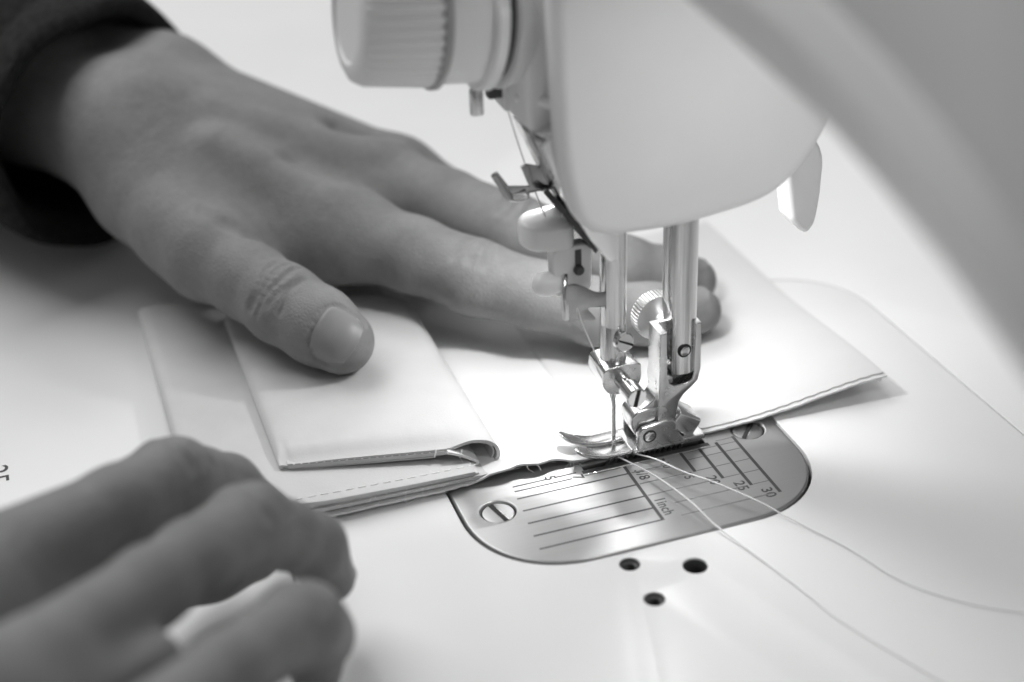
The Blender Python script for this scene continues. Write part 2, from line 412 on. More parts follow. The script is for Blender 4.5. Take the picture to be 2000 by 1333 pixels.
# tension dial (points to the operator)
AX = Vector((-1, -.02, .10)).normalized(); O = Vector((-18, 12.5, 111.0))
def ridged(t, h, r): return r - (.45 if (int(t*48/(2*math.pi)*2) % 2 and 26 < h < 41) else 0)
base = lathe('dial_base', O - AX*2, AX, [(0, 13), (2, 15.5), (5, 16.6), (6.0, 16.8), (6.4, 16.2)], 'dial', machine, 64); child_fix(base)
g1 = lathe('dial_gap', O + AX*4.3, AX, [(0, 14.4), (2.5, 14.4)], 'dark_plastic', base, 48)
d1 = lathe('dial_disc', O + AX*6.4, AX, [(0, 16.4), (.4, 17.0), (2.4, 17.0), (3.0, 16.2)], 'head', base, 64)
cy = lathe('dial_collar', O + AX*9, AX, [(0, 15.2), (9.2, 15.0), (9.6, 14.6)], 'dial', base, 64)
g2 = lathe('dial_ring', O + AX*18, AX, [(0, 15.4), (.5, 16.2), (1.6, 16.2), (2.2, 15.4)], 'mid_plastic', base, 64)
kn = lathe('dial_knob', O + AX*19.4, AX, [(0, 15.2), (.6, 15.6), (14.5, 14.6), (16.5, 13.6), (17.4, 12.0), (17.5, 10), (16.9, 9.4), (16.8, .5)], 'dial', base, 240, radf=lambda t, h, r: r - (.6 if (int(t*80/(2*math.pi)) % 2 and .5 < h < 15) else 0))
for nm, off, sz, mt_ in (('check_spring_tab', (-9.5, -1.5, -19.0), (3.0, 2, 6.5), 'steel'), ('thread_stop', (-4.6, 1, -18.2), (3.6, 3, 3.0), 'dark_plastic'), ('regulator_block', (.5, 2, -18.4), (7.5, 8, 8), 'dial')):
    box(nm, O + Vector(off), sz, mt_, base, .7)
for c_ in list(base.children): pass
box('front_housing', (-15.5, 14, 108), (9, 34, 44), 'head', base, 4, seg=4)
tube('wire_guide', [(-19.5, 6, 93.5), (-17, -2, 95.2), (-14, -9, 94.8), (-10, -12, 93.5)], 1.3, 'head', base)

# ------------------------------------------------------------------ thread guides and needle threader on the head
hook = extrude2d('thread_hook', [[(-25.2, 75.2), (-24.2, 75.9), (-21.6, 71.8), (-16.8, 71.0), (-18.6, 76.0), (-17.6, 76.6), (-14.8, 75.6), (-10, 70.8), (-10.4, 69.6), (-20.6, 69.0), (-21.9, 69.3)]], 8.6, 9.2, .12, 'hook', machine, 'XZ', res=1); child_fix(hook)
tube('hook_lip', [(-25.0, 8.4, 75.4), (-23.2, 8.2, 71.8), (-21.6, 8.0, 69.0)], .85, 'hook', hook, 12)
tube('hook_curl', [(-22.0, 7.6, 69.0), (-20.0, 7.2, 68.5), (-18.0, 7.0, 68.9), (-17.6, 7.4, 69.6), (-18.2, 8.2, 69.9), (-21.0, 8.8, 69.5)], .34, 'chrome', hook, 8)
box('hook_arm', (-8, 11, 69.8), (12, 5, .6), 'hook', hook, .2, Matrix.Rotation(math.radians(-4), 3, 'Y'))

kb = [(-9.2, 1), (-9.2, 12), (-15.5, 12.2), (-18.6, 10.6), (-20.2, 7.0), (-19.2, 3.0), (-16.4, 1.0)]
knob = extrude2d('threader_lever', [smooth_pts(kb, 5)], 57.6, 63.6, 1.0, 'head', machine); child_fix(knob)
blk = extrude2d('threader_block', [round_rect(-14.2, 45.2, -4.6, 57.8, 2.2, 6)], 1.5, 5.2, .7, 'head', machine, 'XZ'); child_fix(blk)
lathe('block_pin', (-8.0, 1.6, 51.6), (0, -1, 0), [(0, 1.2), (1.0, 1.2), (1.3, .8)], 'dark_plastic', blk, 20)
box('block_slot', (-8.0, 1.4, 54.4), (1.5, .5, 4.4), 'dark_plastic', blk, .15)
lathe('threader_rod', (-9.5, 4.0, 44), (0, 0, 1), [(0, 1.4), (30, 1.4)], 'steel', blk, 20)
kn2 = lathe('threader_knob', (-11.8, 2.6, 48.6), (-1, 0, .05), [(0, 2.2), (1.6, 2.5), (3.4, 2.9), (5.2, 2.7), (6.4, 1.9), (6.9, .8)], 'head', blk, 28)
hk = [(-10.9, 46.6), (-9.0, 47.4), (-6.4, 46.2), (-3.4, 44.2), (.6, 43.2), (.7, 40.0), (-3, 40.2), (-5.6, 40.4), (-3.8, 37.6), (-4.6, 37.2), (-7.8, 38.0), (-10.0, 38.2), (-10.7, 40)]
thr = extrude2d('threader_hook', [smooth_pts(hk, 3)], -.6+1.2, -.15+1.2, .08, 'hook', machine, 'XZ', res=1, xf=Matrix.Translation((-1.4, -2.5, 2.4))); child_fix(thr)
tube('threader_hook_bend', [(-12.2, -1.5, 41.0), (-12.3, -1.3, 44.0), (-12.3, -.6, 47.4), (-11.8, .8, 49.6), (-11.2, 2.0, 50.6)], .85, 'chrome', thr, 10)

# ------------------------------------------------------------------ needle bar, clamp, needle
nb = lathe('needle_bar', (0, 0, 23.4), (0, 0, 1), [(0, 2.6), (.5, 3.15), (13.2, 3.15), (13.4, 3.08), (13.8, 3.15), (62, 3.15)], 'steel', machine, 48); child_fix(nb)
bs = lathe('bar_screw', (.5, -2.6, 33.4), (.18, -1, .12), [(0, 1.7), (.9, 1.7), (.9, 2.4), (2.2, 2.5), (2.6, 2.1)], 'chrome', nb, 32)
box('screw_slot', (.98, -5.2, 33.75), (4.2, .3, .5), 'black', nb, .05, Matrix.Rotation(math.radians(28), 3, 'Y'))
cl_out = smooth_pts([(-3.2, 27.4), (3.9, 27.4), (4.8, 25.6), (4.6, 22.6), (2.6, 20.4), (-1.8, 20.2), (-4.2, 22.2), (-4.5, 25.4)], 5)
cl = extrude2d('needle_clamp', [cl_out], -4.6, 4.8, .35, 'chrome', machine, 'XZ', res=3); child_fix(cl)
extrude2d('clamp_flange', [[(x*1.03+.02, 23.8+(z-23.8)*1.03) for x, z in cl_out]], -5.2, -4.1, .25, 'foot', cl, 'XZ', res=2)
box('clamp_opening', (.3, 0, 27.35), (6.0, 6.6, .25), 'black', cl, .05)
lathe('clamp_collar', (0, -5.0, 24.0), (.02, -1, -.02), [(0, 1.6), (.3, 1.9), (3.6, 1.9), (4.0, 1.5), (4.5, 1.5)], 'chrome', cl, 36)
cs = lathe('clamp_screw', (.05, -9.2, 23.9), (.02, -1, -.02), [(0, 2.2), (.3, 2.5), (4.6, 2.5), (5.0, 2.2)], 'chrome', cl, 36)
box('screw_slot', (.15, -14.05, 23.8), (1.0, .5, 4.5), 'black', cl, .05, Matrix.Rotation(math.radians(12), 3, 'Y'))
def needle_r(t, h, r): return r
nd = lathe('needle', (0, 0, 20.6), (0, 0, -1), [(0, .8), (3.4, .8), (4.6, .6), (7, .56), (15, .55), (19, .45), (21.6, .06)], 'needle', machine, 20); child_fix(nd)

# ------------------------------------------------------------------ presser bar and foot
def bar_flat(t, h, r): return r
nfl = 56; verts = []; faces = []
zs = [20.6, 21.0, 22, 28, 34, 35.5, 37, 39, 40.5, 45, 60, 85]
for z in zs:
    r = 3.7 if z < 20.8 else 4.1
    lim = -2.85 if z <= 35.5 else (-2.85 - 1.3*min(1, (z-35.5)/5.0))
    for i in range(nfl):
        t = 2*math.pi*i/nfl; x, y = r*math.cos(t), r*math.sin(t)
        verts.append((16.9 + max(x, lim), y, z))
for j in range(len(zs)-1):
    for i in range(nfl): faces.append((j*nfl+i, j*nfl+(i+1) % nfl, (j+1)*nfl+(i+1) % nfl, (j+1)*nfl+i))
faces.append(tuple(range(nfl))); faces.append(tuple(range((len(zs)-1)*nfl, len(zs)*nfl)))
pb = from_data('presser_bar', verts, faces, 'steel', machine, 35); child_fix(pb)
lathe('bar_pin_ring', (16.6, -3.75, 27.6), (.1, -1, 0), [(0, 1.75), (.5, 1.75), (.52, 1.3)], 'black', pb, 28)
lathe('bar_pin', (16.6, -3.85, 27.6), (.1, -1, 0), [(0, 1.25), (.6, 1.25), (.75, 1.0)], 'steel', pb, 28)

sh = [(10.1, 33.6), (11.9, 33.6), (12.2, 21.5), (12.7, 19.5), (14.0, 18.6), (17.2, 18.6), (18.7, 19.4), (19.2, 21.2), (19.2, 34.6), (20.7, 34.6), (21.0, 22.2), (20.2, 18.8),
      (18.6, 17.2), (16.6, 15.6), (15.4, 13.8), (14.9, 11.2), (14.4, 8.8), (9.8, 8.8), (9.9, 13), (10.1, 20)]
foot = extrude2d('presser_foot', [sh], -4.4, 2.6, .28, 'foot', machine, 'XZ', res=2); child_fix(foot)
box('shank_back', (15.4, 2.1, 26), (10.2, 1.4, 15), 'foot', foot, .3)
lathe('shank_dimple', (10.15, -2.6, 17.4), (-1, 0, 0), [(0, .45), (.12, .42)], 'black', foot, 14)
# thumb screw behind the shank
ts = lathe('thumb_screw', (15.2, 3.2, 31.0), (-.05, 1, 0), [(0, 2.4), (2.0, 2.6), (3.0, 3.4), (4.0, 5.0), (4.3, 5.7), (4.8, 6.1), (7.6, 6.1), (8.0, 5.7), (8.2, 4.0)], 'knurl', foot, 176, 25,
           radf=lambda t, h, r: r - (.5 if (int(t*176/(2*math.pi) + .5) % 4 > 1 and 4.5 < h < 7.9) else 0))
# ankle: a saddle that runs forward from the shank to the hinge
ak = [(14.8, 13.6), (12.2, 12.6), (9.8, 12.4), (7.2, 12.5), (5.0, 12.2), (3.7, 11.0), (3.4, 9.0), (4.0, 6.8), (5.4, 5.4), (9.0, 5.0), (13.0, 5.2), (15.0, 8.0)]
extrude2d('foot_ankle', [smooth_pts(ak, 4)], -3.2, 3.8, .5, 'foot', foot, 'XZ', res=3)
ak2 = [(10.2, 21.0), (10.1, 15.8), (8.6, 13.8), (6.6, 12.6), (6.0, 11.6), (12, 11.2), (14.4, 13.0), (14.4, 20)]
extrude2d('ankle_web', [smooth_pts(ak2, 3)], -2.6, 3.0, .4, 'foot', foot, 'XZ', res=3)
# sole with two turned-up toes
def sole():
    xs = [-12.6, -12.2, -11.2, -9.6, -7.6, -5, -2, 0, 1.4, 2.4, 2.8, 5, 8, 12, 16, 19, 22.5]
    def zbot(x):
        u = max(0, (-2 - x)/10.6); return 1.75 + 3.6*u*u
    obs = []
    out = []
    for (y0, y1, xt) in ((-5.0, -.95, -11.2), (.95, 5.2, -13.0)):
        verts, faces = [], []; n = 16
        xx = [xt + (2.8-xt)*(k/26)**1.5 for k in range(27)]
        for x in xx:
            u = min(1, (x - xt + .04)/2.2); w = math.sqrt(max(.02, 1-(1-u)**2))
            yc = (y0+y1)/2 + .5*(1-w)*(1 if y0 < 0 else -1)*0; hw = (y1-y0)/2*w
            v_ = max(0, (-1.5 - x)/11); zb = 1.75 + 3.9*v_*v_; th = .75 + .55*w
            for k in range(n):
                t = 2*math.pi*k/n; c_, s_ = math.cos(t), math.sin(t)
                verts.append((x, yc + hw*math.copysign(abs(c_)**.55, c_), zb + th/2 + th/2*math.copysign(abs(s_)**.55, s_)))
        for j in range(len(xx)-1):
            for i in range(n): faces.append((j*n+i, j*n+(i+1) % n, (j+1)*n+(i+1) % n, (j+1)*n+i))
        faces.append(tuple(range(n))); faces.append(tuple(range((len(xx)-1)*n, len(xx)*n)))
        from_data('toe', verts, faces, 'foot', foot, 60)
    extrude2d('sole_plate', [round_rect(2.7, -5.0, 22.5, 5.2, .8, 3)], 1.75, 3.0, .3, 'foot', foot, res=2)
sole()
lugp = [(4.3, 2.6), (4.4, 7.2), (5.6, 8.6), (8.0, 8.9), (11.8, 9.7), (13.8, 9.3), (14.5, 8.0), (14.8, 5.4), (16.4, 3.6), (16.6, 2.6)]
for y0, y1 in ((-5.1, -3.4), (4.0, 5.3)): extrude2d('hinge_lug', [smooth_pts(lugp[:1], 1) + lugp[1:]], y0, y1, .4, 'foot', foot, 'XZ', res=3)
lathe('hinge_ring', (7.4, -5.0, 6.1), (0, -1, 0), [(0, 1.75), (.18, 1.75), (.2, 1.3)], 'engrave', foot, 28)
lathe('hinge_pin', (7.4, -5.0, 6.1), (0, -1, 0), [(0, 1.35), (.34, 1.35), (.5, 1.05)], 'chrome', foot, 28)
box('heel_block', (17.6, .2, 6.2), (7.4, 8.2, 5.6), 'foot', foot, .8, Matrix.Rotation(math.radians(34), 3, 'Y'), 3)

# ------------------------------------------------------------------ fabric being sewn
def sstep(a, b_, t):
    t = max(0., min(1., (t-a)/(b_-a))); return t*t*(3-2*t)
def sheet(name, x0, x1, ynear, yfar, zf, thick, material, parent=None, nx=90, ny=44):
    verts, faces = [], []
    for side in (1, 0):
        for j in range(ny+1):
            for i in range(nx+1):
                x = x0 + (x1-x0)*i/nx; ya = ynear(x); yb = yfar(x); v = j/ny
                y = ya + (yb-ya)*v*v*(.4) + (yb-ya)*v*.6
                e = min(1, min(i, nx-i)/1.0, min(j, ny-j)/1.0)
                z = zf(x, y) + (thick/2 if side else -thick/2)*(.55 + .45*e)
                verts.append((x, y, z))
    W = nx+1; Nn = W*(ny+1)
    for s in (0, 1):
        for j in range(ny):
            for i in range(nx):
                q = [s*Nn + j*W+i, s*Nn + j*W+i+1, s*Nn + (j+1)*W+i+1, s*Nn + (j+1)*W+i]
                faces.append(tuple(q))
    for i in range(nx):
        for j in (0, ny): faces.append((j*W+i, j*W+i+1, Nn+j*W+i+1, Nn+j*W+i))
    for j in range(ny):
        for i in (0, nx): faces.append((j*W+i, (j+1)*W+i, Nn+(j+1)*W+i, Nn+j*W+i))
    return from_data(name, verts, faces, material, parent, 60)

def zfab(x, y):
    z = .95
    lift_r = sstep(24, 76, x)
    z += 4.9*lift_r**1.3*(1 - .75*sstep(0, 60, y))
    lift_l = sstep(-6, -22, x)
    z += 2.5*sstep(-8, -19, x)*(1-.8*sstep(-31, -38, x))*(1-.7*sstep(8, 40, y))
    z += .15*math.sin(x*.45+.6)*lift_l*(1-sstep(0, 12, y))*(1-sstep(-40, -60, x))
    return z
def ynear(x):
    y = -1.7
    y += -.3*sstep(-9, -17, x) + .4*math.sin(x*.7)*sstep(-8, -14, x)*(1-sstep(-26, -34, x))
    y += .12*math.sin(x*1.7) + .08*math.sin(x*4.1)
    return y
fab = sheet('white_fabric', -84, 75, ynear, lambda x: 106 - .02*x, zfab, .95, 'fabric')
tag(fab, 'flat white leatherette panel held under the presser foot', 'fabric')
lay = sheet('pocket_layer', -2.6, 74.4, lambda x: ynear(x)+ (1.0 if x > 24 else 7.5*(1-sstep(18, 24, x)) + 1.0), lambda x: 105, lambda x, y: zfab(x, y) + .95 + (-.30 if x > -2 else -.5), .7, 'fabric_shaded', fab, 70, 40)
hem = tube('hem_fold', [(72.9, ynear(72.9) + .1, zfab(72.9, 0) - .7), (73.3, 20, zfab(73.3, 20) - .6), (74, 60, zfab(74, 60) - .5), (74.2, 104, zfab(74, 104) - .5)], .62, 'fabric', fab, 10, 8)

# ------------------------------------------------------------------ folded pouch
def strip(name, prof, y0, y1, thick, ny, material, parent=None, deform=None, sub=5):
    P = smooth_pts(prof, sub, False); n = len(P); L, R = [], []
    for i, p in enumerate(P):
        a = np.array(P[max(i-1, 0)]); c = np.array(P[min(i+1, n-1)]); d = (c-a)/max(1e-6, np.linalg.norm(c-a))
        nn = np.array((-d[1], d[0]))*thick/2
        L.append(np.array(p)+nn); R.append(np.array(p)-nn)
    ring = L + R[::-1]; K = len(ring); verts, faces = [], []
    for j in range(ny+1):
        v = j/ny
        for x, z in ring:
            y = y0 + (y1-y0)*v
            q = (x, y, z)
            verts.append(deform(q, v) if deform else q)
    for j in range(ny):
        for i in range(K): faces.append((j*K+i, j*K+(i+1) % K, (j+1)*K+(i+1) % K, (j+1)*K+i))
    for j in (0, ny):
        for i in range(n-1): faces.append((j*K+i, j*K+i+1, j*K+K-2-i, j*K+K-1-i))
    return from_data(name, verts, faces, material, parent, 50)

pouch = thing('folded_pouch', 'pale leather pouch folded over itself under the thumb, stitched along its near edge', 'pouch', (-60, 45, 0))
def under(o):
    o.matrix_parent_inverse = Matrix.Translation(-o.parent.location); return o
def shear(x): return -12*(x+79)/50.
def dlow(q, v):
    x, y, z = q
    y = y + (2.0 if False else 0) + 5.5*sstep(-70, -100, x)
    z += .5*math.sin(x*.05+y*.03)
    return (x, y, z)
low = strip('lower_flap', [(-33, 3.3), (-60, 3.2), (-90, 2.8), (-98, 2.4), (-100.3, 2.6), (-101.4, 3.6), (-101.0, 4.9), (-99.4, 5.5), (-96, 5.6), (-80, 5.2), (-60, 4.9), (-36, 4.6)], -1.6, 106, .9, 40, 'wallet', pouch, dlow); under(low)
lin = strip('lining', [(-35, 3.9), (-60, 3.95), (-97, 4.0)], -1.1, 104, .8, 20, 'suede', pouch, dlow); under(lin)
def dtop(q, v):
    x, y, z = q
    y += shear(x)
    t = (v*86)
    top = sstep(5.8, 8.2, z)
    edge = (1-sstep(0, 9, t))
    inner = sstep(-81, -77, x)*(1-sstep(-42, -34, x))
    z -= 1.9*edge*edge*top*inner
    z += .5*math.sin((x+79)/50*math.pi)*sstep(0, 30, t)*top
    z += (.10*math.sin(x*1.15) + .07*math.sin(x*2.3+1))*top*inner*sstep(0, 3, t)*(1-sstep(5, 13, t))
    z += .14*math.sin(x*.21+t*.09)*top*sstep(10, 30, t)
    far = sstep(.93, 1, v); y -= 4*far*(abs(x+54)/26)**3
    return (x, y, z)
top = strip('top_flap', [(-37, 1.5), (-34.0, 1.4), (-31.0, 2.3), (-29.0, 4.6), (-29.2, 7.2), (-31.0, 8.9), (-34.2, 9.5), (-40, 9.5), (-50, 9.4), (-65, 9.2), (-74, 8.8), (-77.8, 8.2), (-79.4, 7.2), (-79.2, 6.3), (-77.5, 5.95), (-65, 6.0), (-44, 6.1)], 14.5, 95, .8, 60, 'wallet', pouch, dtop, 6); under(top)
ins = strip('inner_loop', [(-36, 2.2), (-33.6, 2.1), (-31.2, 3.0), (-29.8, 4.9), (-30.0, 6.9), (-31.4, 8.2), (-34.0, 8.7), (-38, 8.7)], 15.0, 94, .35, 30, 'suede', pouch, lambda q, v: (q[0], q[1]+shear(q[0])+.3, q[2]), 6); under(ins)
mid = strip('middle_layer', [(-77.8, 6.7), (-60, 6.85), (-44, 6.95), (-41.0, 7.1)], 14.25, 92, 1.05, 24, 'wallet', pouch, lambda q, v: (q[0], q[1]+shear(q[0]), q[2])); under(mid)
tabp = strip('folded_tab', [(-41, 7.6), (-38, 6.6), (-35.4, 5.2), (-34.2, 4.4), (-34.6, 3.7), (-36.5, 3.9), (-38, 4.4)], 14.2, 26, .7, 10, 'fabric', pouch, lambda q, v: (q[0], q[1]+shear(q[0])-1.0, q[2])); under(tabp)
# stitching on the two near edges
def stitches(name, fn, n, material, r=.16, duty=.7):
    allv, allf = [], []
    for k in range(n):
        p0, p1 = Vector(fn(k/n)), Vector(fn((k+duty)/n))
        a, u, v = frame(p1-p0); b0 = len(allv)
        for p, s in ((p0, .5), (p0.lerp(p1, .2), 1), (p0.lerp(p1, .8), 1), (p1, .5)):
            for i in range(6):
                t = math.pi*2*i/6; allv.append(p + (u*math.cos(t)+v*math.sin(t))*r*s)
        for j in range(3):
            for i in range(6): allf.append((b0+j*6+i, b0+j*6+(i+1) % 6, b0+(j+1)*6+(i+1) % 6, b0+(j+1)*6+i))
    return from_data(name, allv, allf, material, pouch, 60)
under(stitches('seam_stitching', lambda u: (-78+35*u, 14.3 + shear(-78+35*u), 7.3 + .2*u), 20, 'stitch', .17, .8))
under(stitches('edge_stitching', lambda u: (-82+48*u, 1.2 - 0*u, 5.72-.66*u + .5*math.sin((-82+48*u)*.05+.03)), 16, 'thread', .15, .65))
for (x, z0) in ((-43.5, 7.6), (-37.5, 6.9)):
    under(tube('loose_stitch', [(x, 14.2+shear(x), z0+.8), (x-.2, 13.8+shear(x), z0), (x-.5, 14.1+shear(x), z0-1.4)], .2, 'thread', pouch, 6, 4))
# frayed fibres along the cut edge
fv, ff = [], []
for k in range(46):
    x = random.uniform(-72, -38) if k < 30 else random.uniform(-30, -8)
    y = -1.9 if k < 30 else ynear(x)-.1; z = random.uniform(1.6, 4.6) if k < 30 else zfab(x, 0)
    p = Vector((x, y, z)); d = Vector((random.uniform(-1, 1), random.uniform(-1, -.1), random.uniform(-.7, .2)))
    L = random.uniform(.8, 2.8); cpt = Vector((random.uniform(-1, 1), random.uniform(-.6, .3), random.uniform(-.4, .4)))
    pts = [p + d*L*t + cpt*L*t*t for t in (0, .33, .66, 1)]
    b0 = len(fv)
    for q in pts:
        for i in range(3):
            t = 2.094*i; fv.append(q + Vector((math.cos(t), 0, math.sin(t)))*.045)
    for j in range(3):
        for i in range(3): ff.append((b0+j*3+i, b0+j*3+(i+1) % 3, b0+(j+1)*3+(i+1) % 3, b0+(j+1)*3+i))
fr = from_data('frayed_fibres', fv, ff, 'thread', fab, 60); fr['kind'] = 'stuff'

# ------------------------------------------------------------------ threads
def ztn(z): return z
t1 = tube('thread_tail', [(-1.5, -3.6, 1.6), (.2, -5.0, 1.3), (4.2, -17, 2.6), (7.6, -29, 2.4), (9.6, -37.5, 1.3), (13.6, -50, .5), (17, -63, .3), (20.3, -77, .3), (27.5, -95, .3), (40, -125, .3)], .2, 'thread', None, 8, 8, lambda t: .21 - .09*sstep(.4, .85, t))
tag(t1, 'loose white thread end trailing from the needle hole over the 1inch mark', 'thread', 'loose thread ends')
t2 = tube('thread_tail', [(2.6, -3.2, 1.6), (4.0, -4.6, 1.5), (7.2, -9.5, 2.2), (11.0, -16.5, 2.2), (16.0, -24, 2.5), (22.5, -34.0, 1.9), (25.5, -39, 1.2), (29.8, -46.6, .5), (34, -55.4, .3), (40.4, -72.3, .3), (56.5, -87.6, .3), (90, -105, .3)], .2, 'thread', None, 8, 8, lambda t: .21 - .09*sstep(.4, .85, t))
tag(t2, 'loose white thread end trailing past the engraved 20 towards the right', 'thread', 'loose thread ends')
ut = tube('upper_thread', [(-20.2, 12, 89), (-18.2, 10.5, 80), (-16.6, 9.6, 74.0), (-14.6, 8.0, 66.5), (-12.8, 5.5, 60), (-9.6, -1.9, 43), (-7.4, -2.4, 36), (-4.4, -1.0, 28.4), (-2.6, -2.6, 21.5), (-.5, -1.1, 14), (-.2, -.7, 5.5)], .17, 'thread', None, 8, 8)
tag(ut, 'white thread running down past the metal hook to the needle', 'thread')

# ------------------------------------------------------------------ hands: smooth-blended volume skinned by surface nets
def smin(a, c, k):
    h = np.clip(.5 + .5*(c-a)/k, 0, 1); return c*(1-h) + a*h - k*h*(1-h)
def cone(p, a, ra, c, rc):
    a = np.asarray(a, np.float32); c = np.asarray(c, np.float32); ab = c-a; L2 = float(ab@ab)
    pa = p - a; t = np.clip((pa@ab)/L2, 0, 1)
    return np.linalg.norm(pa - t[..., None]*ab, axis=-1) - (ra + (rc-ra)*t)
class Hand:
    def __init__(self, palm, fingers, thumb, grooves=(), bumps=(), kp=11., kf=3., kj=7., kt=5.):
        self.palm, self.fingers, self.thumb, self.grooves, self.bumps = palm, fingers, thumb, list(grooves), bumps
        self.kp, self.kf, self.kj, self.kt = kp, kf, kj, kt
        self.folds = []
    def chain(self, p, ch):
        g = None
        for i in range(len(ch)-1):
            e = cone(p, ch[i][0], ch[i][1], ch[i+1][0], ch[i+1][1]); g = e if g is None else smin(g, e, self.kf)
        return g
    def __call__(self, p):
        p = np.asarray(p, np.float32); d = None
        for a, ra, c, rc in self.palm:
            e = cone(p, a, ra, c, rc); d = e if d is None else smin(d, e, self.kp)
        fd_ = None
        for ch in self.fingers:
            g = self.chain(p, ch); fd_ = g if fd_ is None else smin(fd_, g, 2.2)
        d = smin(d, fd_, self.kj)
        d = smin(d, self.chain(p, self.thumb), self.kt)
        for a, c, r, k in self.bumps: d = smin(d, cone(p, a, r, c, r), k)
        for a, c, r, k in self.grooves: d = -smin(-d, cone(p, a, r, c, r), k)
        if self.folds:
            sh_ = d.shape; pf = p.reshape(-1, 3); df = d.reshape(-1).copy()
            for fold in self.folds:
                c0 = np.mean([f[0] for f in fold], 0).astype(np.float32)
                ix = np.where((np.abs(pf - c0).max(1) < 16) & (np.abs(df) < 6))[0]
                if not len(ix): continue
                q = pf[ix]; dd = df[ix]
                for a, c, r, k in fold: dd = -smin(-dd, cone(q, a, r, c, r), k)
                df[ix] = dd
            d = df.reshape(sh_)
        return d
    def crease(self, centre, axis, normal, span=65, r=.45, k=1.1, skew=0., depth=.15):
        # an arc of a skin fold laid across a joint, found on the surface itself
        ax = np.array(Vector(axis).normalized()); nr = Vector(normal); nr = (nr - Vector(ax)*nr.dot(Vector(ax))).normalized(); sd = np.array(Vector(ax).cross(nr)); nr = np.array(nr)
        t = np.radians(np.linspace(-span, span, 9))[:, None]; c = np.array(centre, float)
        d = nr*np.cos(t) + sd*np.sin(t); q = c + ax*(skew*np.sin(t) + .35*np.sin(5*t + c[0])) + d*22
        for _ in range(30): q = q - d*np.clip(self(q), -1, 5)[:, None]*.85
        pts = q + d*(r - depth - .35)
        return [(pts[i], pts[i+1], r, k) for i in range(8)]
def surface_nets(fn, lo, hi, h):
    lo = np.array(lo, np.float32); n = np.ceil((np.array(hi)-lo)/h).astype(int)+1
    B = 8; nb_ = np.ceil(n/B).astype(int); n = nb_*B
    V = np.empty(n, np.float32)
    cen = np.stack(np.meshgrid(*[lo[a] + h*(np.arange(nb_[a])*B + (B-1)/2) for a in range(3)], indexing='ij'), -1).astype(np.float32)
    cd = fn(cen); Vb = V.reshape(nb_[0], B, nb_[1], B, nb_[2], B)
    Vb[:] = cd[:, None, :, None, :, None]
    off = np.stack(np.meshgrid(*[h*(np.arange(B) - (B-1)/2)]*3, indexing='ij'), -1).astype(np.float32)
    actv = np.argwhere(np.abs(cd) < h*B*.87 + 3.0)
    for k0 in range(0, len(actv), 400):
        bl = actv[k0:k0+400]; pts = cen[bl[:, 0], bl[:, 1], bl[:, 2]][:, None, None, None, :] + off
        Vb[bl[:, 0], :, bl[:, 1], :, bl[:, 2], :] = fn(pts)
    ins = V < 0
    cs = tuple(k-1 for k in n)
    cnt = np.zeros(cs, np.float32); acc = np.zeros(cs + (3,), np.float32)
    def sl(o): return tuple(slice(o[a], o[a]+cs[a]) for a in range(3))
    for ax in range(3):
        o1, o2 = [a for a in range(3) if a != ax]
        for u in (0, 1):
            for v in (0, 1):
                a = [0, 0, 0]; a[o1] = u; a[o2] = v; c = list(a); c[ax] = 1
                va, vc = V[sl(a)], V[sl(c)]; cr = (va < 0) != (vc < 0)
                t = np.where(cr, va/np.where(cr, va-vc, 1), 0)
                cnt += cr
                for k in range(3):
                    acc[..., k] += np.where(cr, a[k] + (t if k == ax else 0), 0)
    act = cnt > 0; idx = -np.ones(cs, np.int64); idx[act] = np.arange(act.sum())
    ijk = np.argwhere(act); pos = lo + h*(ijk + acc[act]/cnt[act][:, None])
    quads = []
    for ax in range(3):
        o1, o2 = [(1, 2), (2, 0), (0, 1)][ax]
        a = [slice(1, k-1) for k in n]; a[ax] = slice(0, n[ax]-1); c = list(a); c[ax] = slice(1, n[ax])
        A, B = ins[tuple(a)], ins[tuple(c)]
        e = np.argwhere(A != B); flip = A[A != B]
        e[:, o1] += 1; e[:, o2] += 1
        def cell(d1, d2):
            q = e.copy(); q[:, o1] -= d1; q[:, o2] -= d2
            return idx[q[:, 0], q[:, 1], q[:, 2]]
        q = np.stack([cell(1, 1), cell(0, 1), cell(0, 0), cell(1, 0)], 1)
        q[~flip] = q[~flip][:, ::-1]
        quads.append(q[(q >= 0).all(1)])
    return pos, np.concatenate(quads)
def hand_object(name, fn, lo, hi, h, material, parent=None):
    pos, q = surface_nets(fn, lo, hi, h)
    me = bpy.data.meshes.new(name)
    me.from_pydata((pos*S).tolist(), [], q.tolist())
    return link_mesh(name, me, material, parent, None)
def nail_ring(fn, centre, normal, along, length, width, r=.42, k=.8, depth=.1):
    nrm = Vector(normal).normalized(); al = Vector(along); al = (al - nrm*al.dot(nrm)).normalized(); sd = nrm.cross(al); P = []
    for i in range(29):
        t = math.radians(-52 + 284*i/28); c_, s_ = math.cos(t), -math.sin(t)
        P.append(Vector(centre) + sd*(math.copysign(abs(c_)**.6, c_)*width*.53) + al*(math.copysign(abs(s_)**.6, s_)*length*.53) + nrm*14)
    P = np.array([tuple(p) for p in P], np.float32); d = -np.array(nrm, np.float32)
    for _ in range(60): P = P + d*np.clip(fn(P), -1, 4)[:, None]*.8
    P = P - d*(r*.2 - depth)
    return [(P[i], P[i+1], r, k) for i in range(len(P)-1)]
